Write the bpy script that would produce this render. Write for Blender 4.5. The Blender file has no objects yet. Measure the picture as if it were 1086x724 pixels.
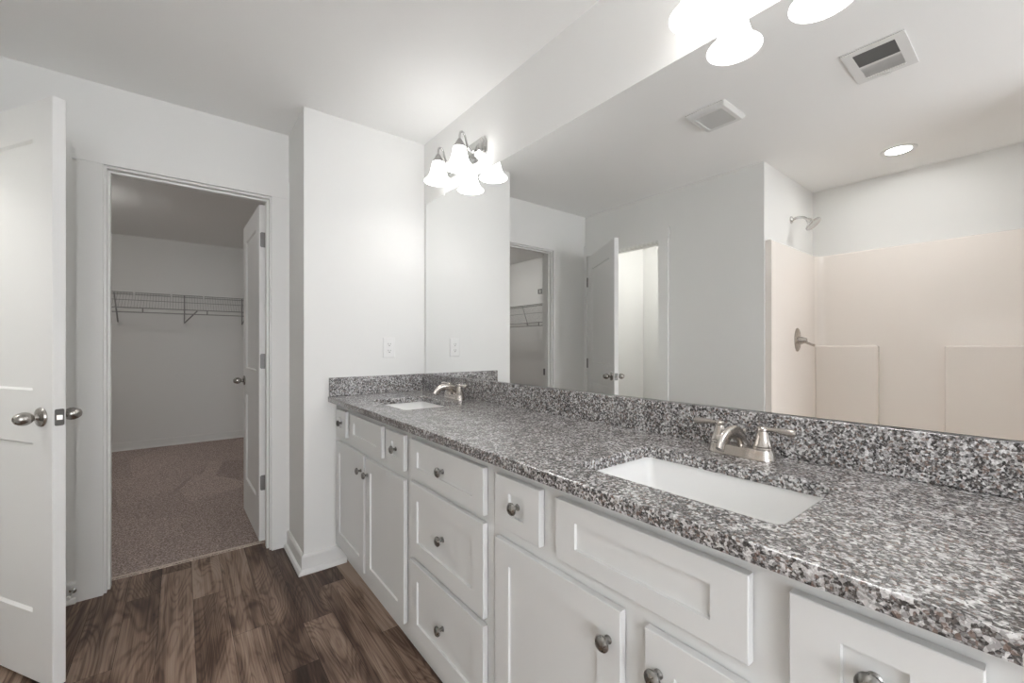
import bpy, bmesh, math, random
from mathutils import Vector, Matrix
random.seed(7)
S = bpy.context.scene
COL = S.collection
PI = math.pi

# ------------------------------------------------------------------ camera, world, exposure
FPX, YAW, CY, CAMZ = 446.79, 0.6661, 366.32, 1.1891       # frame is 1086 x 724
cam = bpy.data.cameras.new('camera')
cam.sensor_fit = 'HORIZONTAL'
cam.sensor_width = 36.0
cam.lens = FPX / 1086 * 36.0
cam.shift_x = 0.0
cam.shift_y = (CY - 362.0) / 1086
cam.clip_start = 0.02
camo = bpy.data.objects.new('camera', cam)
COL.objects.link(camo)
camo.location = (0, 0, CAMZ)
camo.rotation_euler = (PI / 2, 0, -YAW)
S.camera = camo

w = bpy.data.worlds.new('world')
S.world = w
w.use_nodes = True
SKY_E = 8.2            # soft daylight through an unseen window added behind the camera
w.node_tree.nodes['Background'].inputs[0].default_value = (0.955, 0.98, 1.02, 1)
w.node_tree.nodes['Background'].inputs[1].default_value = SKY_E

S.view_settings.view_transform = 'Standard'
S.view_settings.look = 'None'
S.view_settings.gamma = 1
S.view_settings.use_curve_mapping = False
S.view_settings.exposure = 0.0
S.cycles.max_bounces = 14
S.cycles.diffuse_bounces = 8
S.cycles.glossy_bounces = 6
S.cycles.sample_clamp_indirect = 6.0

SHADE_E = 7.5          # glow of the vanity glass shades
BULB_E = 60.0
DOWN_E = 112.0          # shower downlight
WC_E = 41.0            # unseen flush lamp added to light the water closet
CLOSET_E = 39.0         # unseen flush lamp added to light the closet

# ------------------------------------------------------------------ room dimensions (metres)
YD, YE, XR, XM, XL = 2.799, 2.406, 0.506, 1.194, -0.737
YSH, XSB, H = 1.191, -1.692, 2.44
WT = 0.115
YCL = 6.45                       # closet far wall
XCL = -1.65                      # closet left wall

# ------------------------------------------------------------------ materials
def new_mat(name):
    m = bpy.data.materials.new(name)
    m.use_nodes = True
    nt = m.node_tree
    return m, nt, nt.nodes['Principled BSDF']

def N(nt, t, **kw):
    n = nt.nodes.new(t)
    for k, v in kw.items():
        setattr(n, k, v)
    return n

def paint(name, col, rough=0.55, bump=0.02, scale=220, spec=0.3):
    m, nt, p = new_mat(name)
    tc = N(nt, 'ShaderNodeTexCoord')
    no = N(nt, 'ShaderNodeTexNoise')
    no.inputs['Scale'].default_value = scale
    no.inputs['Detail'].default_value = 3
    nt.links.new(tc.outputs['Object'], no.inputs['Vector'])
    b = N(nt, 'ShaderNodeBump')
    b.inputs['Strength'].default_value = bump
    b.inputs['Distance'].default_value = 0.002
    nt.links.new(no.outputs['Fac'], b.inputs['Height'])
    nt.links.new(b.outputs['Normal'], p.inputs['Normal'])
    p.inputs['Base Color'].default_value = (*col, 1)
    p.inputs['Roughness'].default_value = rough
    p.inputs['Specular IOR Level'].default_value = spec
    return m

def metal(name, col, rough, aniso_scale=None):
    m, nt, p = new_mat(name)
    p.inputs['Base Color'].default_value = (*col, 1)
    p.inputs['Metallic'].default_value = 1
    tc = N(nt, 'ShaderNodeTexCoord')
    no = N(nt, 'ShaderNodeTexNoise')
    no.inputs['Scale'].default_value = 90
    nt.links.new(tc.outputs['Object'], no.inputs['Vector'])
    mr = N(nt, 'ShaderNodeMapRange')
    mr.inputs['To Min'].default_value = rough * 0.85
    mr.inputs['To Max'].default_value = rough * 1.15
    nt.links.new(no.outputs['Fac'], mr.inputs['Value'])
    nt.links.new(mr.outputs['Result'], p.inputs['Roughness'])
    return m

def glow(name, col, strength):
    m, nt, p = new_mat(name)
    p.inputs['Base Color'].default_value = (0.9, 0.9, 0.9, 1)
    p.inputs['Roughness'].default_value = 0.25
    p.inputs['Emission Color'].default_value = (*col, 1)
    p.inputs['Emission Strength'].default_value = strength
    return m

M = {}
M['wall'] = paint('wall_paint', (0.80, 0.80, 0.785), 0.6, 0.03, 260)
M['ceiling'] = paint('ceiling_paint', (0.90, 0.90, 0.89), 0.8, 0.04, 180, 0.15)
M['trim'] = paint('trim_paint', (0.80, 0.80, 0.785), 0.35, 0.005, 120, 0.4)
M['door'] = paint('door_paint', (0.80, 0.80, 0.79), 0.38, 0.008, 120, 0.4)
M['cabinet'] = paint('cabinet_paint', (0.69, 0.697, 0.69), 0.35, 0.004, 100, 0.4)
M['dark'] = paint('dark_gap', (0.03, 0.028, 0.026), 0.8, 0.0)
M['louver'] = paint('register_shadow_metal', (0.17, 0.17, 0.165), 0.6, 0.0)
M['grille'] = paint('grille_plastic', (0.70, 0.70, 0.69), 0.5, 0.0)
M['vent'] = paint('vent_enamel', (0.74, 0.74, 0.73), 0.45, 0.0)
M['plastic'] = paint('white_plastic', (0.82, 0.82, 0.81), 0.3, 0.0)
M['porcelain'] = paint('white_porcelain', (0.86, 0.86, 0.85), 0.08, 0.0, 50, 0.5)
M['acrylic'] = paint('beige_acrylic', (0.86, 0.803, 0.752), 0.16, 0.004, 6, 0.5)
M['nickel'] = metal('brushed_nickel', (0.50, 0.465, 0.43), 0.25)
M['chrome'] = metal('satin_chrome', (0.62, 0.62, 0.61), 0.2)
M['pewter'] = metal('dark_pewter', (0.30, 0.295, 0.285), 0.28)
M['hinge'] = metal('hinge_steel', (0.24, 0.235, 0.23), 0.45)
M['strip'] = paint('beige_transition', (0.62, 0.53, 0.45), 0.5, 0.0)
M['wire'] = paint('coated_wire', (0.34, 0.34, 0.33), 0.4, 0.0)
M['rubber'] = paint('white_rubber', (0.8, 0.8, 0.78), 0.6, 0.0)
M['shade'] = glow('frosted_glass_lit', (1, 0.99, 0.975), SHADE_E)
M['bulb'] = glow('bulb_lit', (1, 0.98, 0.94), BULB_E)
M['down'] = glow('downlight_lens', (1, 0.995, 0.985), DOWN_E)
M['added_wclamp'] = glow('added_dome_wc', (1, 0.985, 0.96), WC_E)
M['added_closetlamp'] = glow('added_dome_closet', (1, 0.98, 0.95), CLOSET_E)

def mirror_mat():
    m, nt, p = new_mat('mirror_silver')
    p.inputs['Base Color'].default_value = (0.90, 0.905, 0.90, 1)
    p.inputs['Metallic'].default_value = 1
    p.inputs['Roughness'].default_value = 0.0
    return m
M['mirror'] = mirror_mat()

def ramp(nt, stops, interp='LINEAR'):
    r = N(nt, 'ShaderNodeValToRGB')
    r.color_ramp.interpolation = interp
    el = r.color_ramp.elements
    while len(el) < len(stops):
        el.new(0.5)
    for e, (pos, c) in zip(el, stops):
        e.position = pos
        e.color = (*c, 1)
    return r

def granite_mat():
    m, nt, p = new_mat('speckled_granite')
    L = nt.links.new
    tc = N(nt, 'ShaderNodeTexCoord')
    nd = N(nt, 'ShaderNodeTexNoise'); nd.inputs['Scale'].default_value = 90; nd.inputs['Detail'].default_value = 3
    L(tc.outputs['Object'], nd.inputs['Vector'])
    sub = N(nt, 'ShaderNodeVectorMath', operation='SUBTRACT'); sub.inputs[1].default_value = (0.5, 0.5, 0.5)
    L(nd.outputs['Color'], sub.inputs[0])
    sc = N(nt, 'ShaderNodeVectorMath', operation='SCALE'); sc.inputs['Scale'].default_value = 0.006
    L(sub.outputs[0], sc.inputs[0])
    ad = N(nt, 'ShaderNodeVectorMath', operation='ADD')
    L(tc.outputs['Object'], ad.inputs[0]); L(sc.outputs[0], ad.inputs[1])
    def cells(scale):
        v = N(nt, 'ShaderNodeTexVoronoi'); v.inputs['Scale'].default_value = scale
        L(ad.outputs[0], v.inputs['Vector'])
        s = N(nt, 'ShaderNodeSeparateColor')
        L(v.outputs['Color'], s.inputs[0])
        return s
    a = cells(210)
    b = cells(400)
    # clumping: a slow noise pushes neighbouring grains the same way
    cl = N(nt, 'ShaderNodeTexNoise'); cl.inputs['Scale'].default_value = 30; cl.inputs['Detail'].default_value = 2
    L(tc.outputs['Object'], cl.inputs['Vector'])
    mx = N(nt, 'ShaderNodeMix'); mx.inputs['Factor'].default_value = 0.45
    L(a.outputs[0], mx.inputs['A']); L(cl.outputs['Fac'], mx.inputs['B'])
    r1 = ramp(nt, [(0.0, (0.012, 0.012, 0.013)), (0.36, (0.035, 0.033, 0.033)), (0.42, (0.10, 0.095, 0.093)),
                   (0.47, (0.19, 0.135, 0.112)), (0.52, (0.24, 0.235, 0.235)), (0.58, (0.43, 0.42, 0.42)), (0.68, (0.70, 0.695, 0.695))], 'CONSTANT')
    L(mx.outputs['Result'], r1.inputs[0])
    r2 = ramp(nt, [(0.0, (0.01, 0.01, 0.01)), (0.27, (0.08, 0.075, 0.074)), (0.48, (0.25, 0.215, 0.20)), (0.72, (0.68, 0.67, 0.67))], 'CONSTANT')
    L(b.outputs[1], r2.inputs[0])
    mc = N(nt, 'ShaderNodeMix', data_type='RGBA'); mc.inputs['Factor'].default_value = 0.33
    L(r1.outputs[0], mc.inputs['A']); L(r2.outputs[0], mc.inputs['B'])
    L(mc.outputs['Result'], p.inputs['Base Color'])
    p.inputs['Roughness'].default_value = 0.24
    p.inputs['Specular IOR Level'].default_value = 1.0
    return m
M['granite'] = granite_mat()

def wood_mat():
    m, nt, p = new_mat('vinyl_wood_planks')
    L = nt.links.new
    tc = N(nt, 'ShaderNodeTexCoord')
    at = N(nt, 'ShaderNodeAttribute'); at.attribute_name = 'plank'
    sep = N(nt, 'ShaderNodeSeparateXYZ'); L(at.outputs['Vector'], sep.inputs[0])
    sp = N(nt, 'ShaderNodeSeparateXYZ'); L(tc.outputs['Object'], sp.inputs[0])
    def math_(op, a, b):
        n = N(nt, 'ShaderNodeMath', operation=op)
        for i, x in enumerate((a, b)):
            if isinstance(x, (int, float)):
                n.inputs[i].default_value = x
            elif x is not None:
                L(x, n.inputs[i])
        return n.outputs[0]
    off = math_('MULTIPLY', sep.outputs[0], 37.0)
    def coords(sx, sy):
        c = N(nt, 'ShaderNodeCombineXYZ')
        L(math_('ADD', math_('MULTIPLY', sp.outputs[0], sx), off), c.inputs[0])
        L(math_('ADD', math_('MULTIPLY', sp.outputs[1], sy), math_('MULTIPLY', off, 3.1)), c.inputs[1])
        L(off, c.inputs[2])
        return c.outputs[0]
    def noise(vec, scale, detail, dist=0.0, rough=0.55):
        n = N(nt, 'ShaderNodeTexNoise')
        n.inputs['Scale'].default_value = scale
        n.inputs['Detail'].default_value = detail
        n.inputs['Roughness'].default_value = rough
        n.inputs['Distortion'].default_value = dist
        L(vec, n.inputs['Vector'])
        return n.outputs['Fac']
    broad = noise(coords(5.5, 1.0), 1.0, 2, 1.3)
    fine = noise(coords(210, 3.0), 1.0, 4, 0.3, 0.6)
    streak = noise(coords(36, 0.55), 1.0, 4, 0.6, 0.6)
    # figure lines: contour bands of a slow field, so they bow into cathedrals and knots
    field = noise(coords(6.0, 0.80), 1.0, 1.2, 1.5, 0.4)
    bands = math_('SINE', math_('ADD', math_('MULTIPLY', field, 115.0), math_('MULTIPLY', streak, 3.5)), None)
    bands = math_('ADD', math_('MULTIPLY', bands, 0.5), 0.5)
    knot = noise(coords(6.5, 2.3), 1.0, 2, 2.2)
    kn = N(nt, 'ShaderNodeMapRange'); kn.inputs['From Min'].default_value = 0.60; kn.inputs['From Max'].default_value = 0.74
    L(knot, kn.inputs['Value'])
    v = math_('ADD', math_('MULTIPLY', broad, 1.05), math_('MULTIPLY', math_('POWER', bands, 3.0), -0.13))
    v = math_('ADD', v, math_('ADD', math_('MULTIPLY', fine, 0.48), math_('MULTIPLY', streak, 0.72)))
    v = math_('ADD', v, math_('MULTIPLY', math_('SUBTRACT', sep.outputs[1], 0.5), 0.42))
    v = math_('SUBTRACT', v, math_('MULTIPLY', kn.outputs['Result'], 0.20))
    v = math_('SUBTRACT', v, 0.50)
    r = ramp(nt, [(0.08, (0.028, 0.015, 0.010)), (0.34, (0.072, 0.041, 0.028)), (0.50, (0.150, 0.095, 0.068)),
                  (0.66, (0.265, 0.185, 0.138)), (0.86, (0.38, 0.29, 0.228))])
    L(v, r.inputs[0])
    L(r.outputs[0], p.inputs['Base Color'])
    p.inputs['Roughness'].default_value = 0.42
    p.inputs['Specular IOR Level'].default_value = 0.35
    b = N(nt, 'ShaderNodeBump'); b.inputs['Strength'].default_value = 0.12; b.inputs['Distance'].default_value = 0.001
    L(fine, b.inputs['Height']); L(b.outputs['Normal'], p.inputs['Normal'])
    return m
M['wood'] = wood_mat()

def carpet_mat():
    m, nt, p = new_mat('taupe_cut_pile')
    L = nt.links.new
    tc = N(nt, 'ShaderNodeTexCoord')
    n1 = N(nt, 'ShaderNodeTexNoise'); n1.inputs['Scale'].default_value = 125; n1.inputs['Detail'].default_value = 4; n1.inputs['Roughness'].default_value = 0.75
    n2 = N(nt, 'ShaderNodeTexVoronoi'); n2.inputs['Scale'].default_value = 3.2
    mp = N(nt, 'ShaderNodeMapping'); mp.inputs['Rotation'].default_value = (0, 0, 0.6); mp.inputs['Scale'].default_value = (1.0, 0.45, 1)
    L(tc.outputs['Object'], n1.inputs['Vector'])
    L(tc.outputs['Object'], mp.inputs['Vector']); L(mp.outputs[0], n2.inputs['Vector'])
    r = ramp(nt, [(0.32, (0.125, 0.091, 0.079)), (0.50, (0.40, 0.325, 0.295)), (0.66, (0.82, 0.69, 0.64))])
    L(n1.outputs['Fac'], r.inputs[0])
    s = N(nt, 'ShaderNodeSeparateColor'); L(n2.outputs['Color'], s.inputs[0])
    mr = N(nt, 'ShaderNodeMapRange'); mr.inputs['To Min'].default_value = 0.86; mr.inputs['To Max'].default_value = 1.12
    L(s.outputs[0], mr.inputs['Value'])
    mu = N(nt, 'ShaderNodeMix', data_type='RGBA', blend_type='MULTIPLY'); mu.inputs['Factor'].default_value = 1
    L(r.outputs[0], mu.inputs['A']); L(mr.outputs['Result'], mu.inputs['B'])
    L(mu.outputs['Result'], p.inputs['Base Color'])
    p.inputs['Roughness'].default_value = 0.95
    p.inputs['Specular IOR Level'].default_value = 0.1
    b = N(nt, 'ShaderNodeBump'); b.inputs['Strength'].default_value = 0.9; b.inputs['Distance'].default_value = 0.006
    L(n1.outputs['Fac'], b.inputs['Height']); L(b.outputs['Normal'], p.inputs['Normal'])
    return m
M['carpet'] = carpet_mat()

# ------------------------------------------------------------------ mesh helpers
class MB:
    """collects shapes into one bmesh; build() links them as one mesh object"""
    def __init__(self):
        self.bm = bmesh.new()
    def poly(self, pts):
        return self.bm.faces.new([self.bm.verts.new(Vector(p)) for p in pts])
    def box(self, x0, x1, y0, y1, z0, z1, bev=0.0, seg=2):
        t = bmesh.new()
        bmesh.ops.create_cube(t, size=1)
        for v in t.verts:
            v.co = Vector(((x0 + x1) / 2 + v.co.x * (x1 - x0), (y0 + y1) / 2 + v.co.y * (y1 - y0), (z0 + z1) / 2 + v.co.z * (z1 - z0)))
        if bev > 0:
            bmesh.ops.bevel(t, geom=t.edges[:], offset=bev, segments=seg, affect='EDGES', profile=0.5)
        self.merge(t)
        return self
    def merge(self, t, mat=None):
        me = bpy.data.meshes.new('tmp')
        if mat is not None:
            bmesh.ops.transform(t, matrix=mat, verts=t.verts[:])
        t.to_mesh(me); t.free()
        self.bm.from_mesh(me)
        bpy.data.meshes.remove(me)
    def lathe(self, prof, mat=None, n=32, closed=False):
        """prof: [(r, z)...] turned about local z, then placed with mat"""
        t = bmesh.new()
        rings = []
        for r, z in prof:
            if r < 1e-6:
                rings.append([t.verts.new((0, 0, z))])
            else:
                rings.append([t.verts.new((r * math.cos(2 * PI * i / n), r * math.sin(2 * PI * i / n), z)) for i in range(n)])
        pairs = list(zip(rings, rings[1:]))
        if closed:
            pairs.append((rings[-1], rings[0]))
        for a, b in pairs:
            for i in range(n):
                j = (i + 1) % n
                if len(a) == 1 and len(b) == 1:
                    continue
                if len(a) == 1:
                    t.faces.new((a[0], b[j], b[i]))
                elif len(b) == 1:
                    t.faces.new((a[i], a[j], b[0]))
                else:
                    t.faces.new((a[i], a[j], b[j], b[i]))
        self.merge(t, mat)
        return self
    def tube(self, path, rad, n=12, up=(0, 0, 1), cap=True):
        """round (or per-point (ra, rb) elliptical) tube along a polyline"""
        t = bmesh.new()
        path = [Vector(p) for p in path]
        if not isinstance(rad, (list, tuple)):
            rad = [rad] * len(path)
        rings = []
        prev = None
        for i, p in enumerate(path):
            d = (path[min(i + 1, len(path) - 1)] - path[max(i - 1, 0)]).normalized()
            if prev is None:
                a = d.cross(Vector(up))
                if a.length < 1e-4:
                    a = d.cross(Vector((1, 0, 0)))
                a.normalize()
            else:
                a = (prev - d * prev.dot(d)).normalized()
            prev = a
            b = d.cross(a)
            ra, rb = rad[i] if isinstance(rad[i], (list, tuple)) else (rad[i], rad[i])
            rings.append([t.verts.new(p + a * ra * math.cos(2 * PI * k / n) + b * rb * math.sin(2 * PI * k / n)) for k in range(n)])
        for A, B in zip(rings, rings[1:]):
            for k in range(n):
                t.faces.new((A[k], A[(k + 1) % n], B[(k + 1) % n], B[k]))
        if cap:
            t.faces.new(rings[0][::-1]); t.faces.new(rings[-1])
        self.merge(t)
        return self
    def loft(self, loops, cap0=False, cap1=False, mat=None):
        t = bmesh.new()
        R = [[t.verts.new(Vector(p)) for p in l] for l in loops]
        n = len(R[0])
        for A, B in zip(R, R[1:]):
            for k in range(n):
                t.faces.new((A[k], A[(k + 1) % n], B[(k + 1) % n], B[k]))
        if cap0: t.faces.new(R[0][::-1])
        if cap1: t.faces.new(R[-1])
        self.merge(t, mat)
        return self
    def prism(self, prof, axis, a0, a1):
        """closed 2D profile swept straight along an axis ('x','y','z')"""
        def p3(q, a):
            return {'x': (a, q[0], q[1]), 'y': (q[0], a, q[1]), 'z': (q[0], q[1], a)}[axis]
        return self.loft([[p3(q, a0) for q in prof], [p3(q, a1) for q in prof]], True, True)
    def panel(self, place, wd, ht, t, recs, depth=0.007, slope=0.004, both=False, e=0.0015):
        """a slab wd x ht x t with sunk panels; place(a, b, c) maps width, height, thickness to the room"""
        bm = self.bm
        def face(side):
            c = t if side else 0.0
            s = -1 if side else 1
            A = sorted({e, wd - e} | {q for r in recs for q in (r[0], r[2])})
            B = sorted({e, ht - e} | {q for r in recs for q in (r[1], r[3])})
            for a0, a1 in zip(A, A[1:]):
                for b0, b1 in zip(B, B[1:]):
                    if any(r[0] <= (a0 + a1) / 2 <= r[2] and r[1] <= (b0 + b1) / 2 <= r[3] for r in recs):
                        continue
                    self.poly([place(a0, b0, c), place(a1, b0, c), place(a1, b1, c), place(a0, b1, c)])
            for a0, b0, a1, b1 in recs:
                o = [(a0, b0), (a1, b0), (a1, b1), (a0, b1)]
                k = slope
                i = [(a0 + k, b0 + k), (a1 - k, b0 + k), (a1 - k, b1 - k), (a0 + k, b1 - k)]
                cc = c + s * depth
                for q in range(4):
                    z = (q + 1) % 4
                    self.poly([place(*o[q], c), place(*o[z], c), place(*i[z], cc), place(*i[q], cc)])
                self.poly([place(*q, cc) for q in i])
            o = [(0, 0), (wd, 0), (wd, ht), (0, ht)]
            i = [(e, e), (wd - e, e), (wd - e, ht - e), (e, ht - e)]
            for q in range(4):
                z = (q + 1) % 4
                self.poly([place(*i[q], c), place(*i[z], c), place(*o[z], c + s * e), place(*o[q], c + s * e)])
        face(True)
        if both:
            face(False)
            c0 = e
        else:
            c0 = 0.0
            self.poly([place(0, 0, 0), place(0, ht, 0), place(wd, ht, 0), place(wd, 0, 0)])
        o = [(0, 0), (wd, 0), (wd, ht), (0, ht)]
        for q in range(4):
            z = (q + 1) % 4
            self.poly([place(*o[q], c0), place(*o[z], c0), place(*o[z], t - e), place(*o[q], t - e)])
        return self
    def build(self, name, mat, parent=None, smooth=None, weld=True):
        bm = self.bm
        if weld:
            bmesh.ops.remove_doubles(bm, verts=bm.verts[:], dist=1e-5)
        bmesh.ops.recalc_face_normals(bm, faces=bm.faces[:])
        me = bpy.data.meshes.new(name)
        bm.to_mesh(me); bm.free()
        me.materials.append(mat)
        if smooth is not None:
            for p in me.polygons:
                p.use_smooth = True
            me.set_sharp_from_angle(angle=math.radians(smooth))
        o = bpy.data.objects.new(name, me)
        COL.objects.link(o)
        if parent is not None:
            o.parent = parent
            if parent.type == 'EMPTY' or True:
                o.matrix_parent_inverse = parent_world(parent).inverted()
        return o

def parent_world(o):
    mw = Matrix.LocRotScale(o.location, o.rotation_euler, o.scale)
    if o.parent is not None:
        mw = parent_world(o.parent) @ o.matrix_parent_inverse @ mw
    return mw

def tag(o, label, cat, group=None, kind=None):
    o['label'] = label
    o['category'] = cat
    if group: o['group'] = group
    if kind: o['kind'] = kind
    return o

def empty(name, loc, label, cat, group=None, kind=None):
    o = bpy.data.objects.new(name, None)
    o.empty_display_size = 0.05
    COL.objects.link(o)
    o.location = loc
    return tag(o, label, cat, group, kind)

def axis_mat(origin, direction, roll_ref=(0, 0, 1)):
    """matrix taking local z onto direction"""
    z = Vector(direction).normalized()
    x = Vector(roll_ref).cross(z)
    if x.length < 1e-4:
        x = Vector((1, 0, 0)).cross(z)
    x.normalize()
    y = z.cross(x)
    m = Matrix((x, y, z)).transposed().to_4x4()
    m.translation = Vector(origin)
    return m

def rrect(x0, x1, y0, y1, r, z, n=6):
    out = []
    for cx, cy, a0 in ((x1 - r, y1 - r, 0), (x0 + r, y1 - r, 90), (x0 + r, y0 + r, 180), (x1 - r, y0 + r, 270)):
        for i in range(n + 1):
            a = math.radians(a0 + 90 * i / n)
            out.append((cx + r * math.cos(a), cy + r * math.sin(a), z))
    return out

def smooth_path(pts, k=6):
    """Catmull-Rom through the points"""
    P = [Vector(p) for p in pts]
    P = [P[0] * 2 - P[1]] + P + [P[-1] * 2 - P[-2]]
    out = []
    for i in range(1, len(P) - 2):
        for j in range(k):
            t = j / k
            a, b, c, d = P[i - 1], P[i], P[i + 1], P[i + 2]
            out.append(0.5 * ((2 * b) + (c - a) * t + (2 * a - 5 * b + 4 * c - d) * t * t + (3 * b - a - 3 * c + d) * t ** 3))
    out.append(P[-2])
    return out

def struct(name, mb, mat, label, cat):
    return tag(mb.build(name, mat), label, cat, kind='structure')

# ------------------------------------------------------------------ the room shell
struct('wall_right', MB().box(XM, XM + WT, -2.05, YCL + .1, 0, H), M['wall'], 'white painted wall carrying the long vanity mirror', 'wall')
m = MB()
m.box(XSB - WT, -0.298, YD, YD + WT, 0, H).box(0.423, XR, YD, YD + WT, 0, H).box(-0.298, 0.423, YD, YD + WT, 2.06, H)
struct('wall_far', m, M['wall'], 'white wall around the closet doorway', 'wall')
struct('wall_recess', MB().box(XR, XM, YE, YD + WT, 0, H), M['wall'], 'white wall jutting out at the far end of the vanity', 'wall')
m = MB()
m.box(XL - WT, XL, YSH + WT, 1.985, 0, H).box(XL - WT, XL, 2.772, YD, 0, H).box(XL - WT, XL, 1.985, 2.772, 2.062, H)
struct('wall_left', m, M['wall'], 'white wall around the bright doorway seen in the mirror', 'wall')
struct('wall_shower_far', MB().box(XSB, XL, YSH, YSH + WT, 0, H), M['wall'], 'white wall above the shower valve, carrying the shower head', 'wall')
struct('wall_shower_back', MB().box(XSB - WT, XSB, -.445, YD, 0, H), M['wall'], 'white wall above the long side of the beige shower surround', 'wall')
struct('wall_shower_near', MB().box(XSB, XL, -.445, -.33, 0, H), M['wall'], 'white wall at the near end of the shower', 'wall')
YN = -1.95
WZ0, WZ1 = .55, 2.20
struct('wall_left_near', MB().box(XSB - WT, XSB, YN, -.445, 0, H), M['wall'], 'white wall behind the camera on the shower side', 'wall')
WX0, WX1 = -1.25, .40  # window opening added out of view to light the room
m = MB()
m.box(XSB - WT, WX0, YN - .1, YN, 0, H).box(WX1, XM + WT, YN - .1, YN, 0, H).box(WX0, WX1, YN - .1, YN, 0, WZ0).box(WX0, WX1, YN - .1, YN, WZ1, H)
struct('wall_near', m, M['wall'], 'white wall behind the camera with a wide window added for light', 'wall')
m = MB()
for a in ((WX0, WX0 + .05, WZ0, WZ1), (WX1 - .05, WX1, WZ0, WZ1), (WX0 + .05, WX1 - .05, WZ0, WZ0 + .05), (WX0 + .05, WX1 - .05, WZ1 - .05, WZ1)):
    m.box(a[0], a[1], YN - .08, YN - .02, a[2], a[3])
struct('added_window_1', m, M['trim'], 'wide white frame of the unseen window added behind the camera for light', 'window')
def portal(loc, rot, a, b):
    lp = bpy.data.lights.new('added_window_portal', 'AREA')
    lp.shape = 'RECTANGLE'; lp.size = a; lp.size_y = b
    lp.cycles.is_portal = True
    lo = bpy.data.objects.new('added_window_portal', lp); COL.objects.link(lo)
    lo.location = loc; lo.rotation_euler = rot
portal(((WX0 + WX1) / 2, YN - .105, (WZ0 + WZ1) / 2), (PI / 2, 0, PI), WX1 - WX0, WZ1 - WZ0)
struct('wall_closet_far', MB().box(XCL - WT, XM, YCL, YCL + .1, 0, H), M['wall'], 'grey-shaded wall at the back of the closet', 'wall')
struct('wall_closet_left', MB().box(XCL - WT, XCL, YD + WT, YCL, 0, H), M['wall'], 'side wall of the closet with the second wire shelf', 'wall')
struct('ceiling', MB().box(XSB - WT, XM + WT, -2.05, YCL + .1, H, H + .1), M['ceiling'], 'smooth white ceiling', 'ceiling')

# plank floor: one quad per plank over a dark underlay, each plank with its own random pair
PW = 0.1225
def build_floor():
    bm = bmesh.new()
    lay = bm.faces.layers.float_vector.new('plank')
    rects = []
    x_start = -0.0775
    first = int(math.floor((XSB - x_start) / PW)) - 1
    last = int(math.ceil((XM - x_start) / PW)) + 1
    known = {-2: 2.125, -1: 2.64, 0: 1.62, 1: 2.473, 2: 2.06, 3: 1.709, 4: 1.972, 5: 2.22, -3: 1.9}
    tone = {(3, 0): (.31, .25), (3, -1): (.77, .05), (4, 0): (.52, .2), (4, -1): (.13, .62), (0, 0): (.83, .72), (1, 0): (.21, .80), (1, -1): (.44, .50),
            (2, 0): (.67, .55), (2, -1): (.92, .66), (-1, 0): (.35, .45), (-1, -1): (.58, .42), (-2, 0): (.71, .70), (-2, -1): (.02, .52), (5, 0): (.61, .2), (5, -1): (.11, .35), (0, -1): (.27, .75)}
    for c in range(first, last):
        x0 = x_start + c * PW
        j = known.get(c, random.uniform(1.3, 2.5))
        for k in range(-5, 2):
            y0, y1 = j + k * 1.22, j + (k + 1) * 1.22
            rects.append((x0, x0 + PW, y0, y1, tone.get((c, k), (random.random(), random.random()))))
    g = 0.0006
    def clip(a0, a1, lo, hi):
        return max(a0, lo), min(a1, hi)
    zones = [(XL, XM, YN, YD), (XSB, XL, YN, -.445), (XSB, XL, YSH + WT, YD), (-0.298, 0.423, YD, YD + 0.125)]
    for x0, x1, y0, y1, t in rects:
        for zx0, zx1, zy0, zy1 in zones:
            a0, a1 = clip(x0, x1, zx0, zx1)
            b0, b1 = clip(y0, y1, zy0, zy1)
            if a1 - a0 < .002 or b1 - b0 < .002:
                continue
            ga0 = g if a0 == x0 else 0; ga1 = g if a1 == x1 else 0
            gb0 = g if b0 == y0 else 0; gb1 = g if b1 == y1 else 0
            f = bm.faces.new([bm.verts.new(p) for p in ((a0 + ga0, b0 + gb0, 0), (a1 - ga1, b0 + gb0, 0), (a1 - ga1, b1 - gb1, 0), (a0 + ga0, b1 - gb1, 0))])
            f[lay] = (t[0], t[1], 0)
    # underlay
    n0 = len(bm.faces)
    u = [bm.verts.new(p) for p in ((XSB, YN, -.0012), (XM, YN, -.0012), (XM, YD + .12, -.0012), (XSB, YD + .12, -.0012))]
    f = bm.faces.new(u); f.material_index = 1
    lo = [bm.verts.new((v.co.x, v.co.y, -.05)) for v in u]
    f = bm.faces.new(lo[::-1]); f.material_index = 1
    for i in range(4):
        f = bm.faces.new((u[i], lo[i], lo[(i + 1) % 4], u[(i + 1) % 4])); f.material_index = 1
    me = bpy.data.meshes.new('floor')
    bm.to_mesh(me); bm.free()
    me.materials.append(M['wood']); me.materials.append(M['dark'])
    o = bpy.data.objects.new('floor', me)
    COL.objects.link(o)
    tag(o, 'brown wood-look plank floor of the bathroom', 'floor', kind='structure')
build_floor()
struct('floor_closet', MB().box(XCL, XM, 2.925, YCL, -.05, 0.006), M['carpet'], 'taupe carpet on the closet floor', 'carpet')
m = MB().prism([(2.924, 0), (2.950, 0), (2.948, .007), (2.938, .0085), (2.926, .004)], 'x', -.279, .404)
tag(m.build('transition_strip', M['strip'], smooth=40), 'thin metal strip on the floor between wood planks and closet carpet', 'floor strip')

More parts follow.
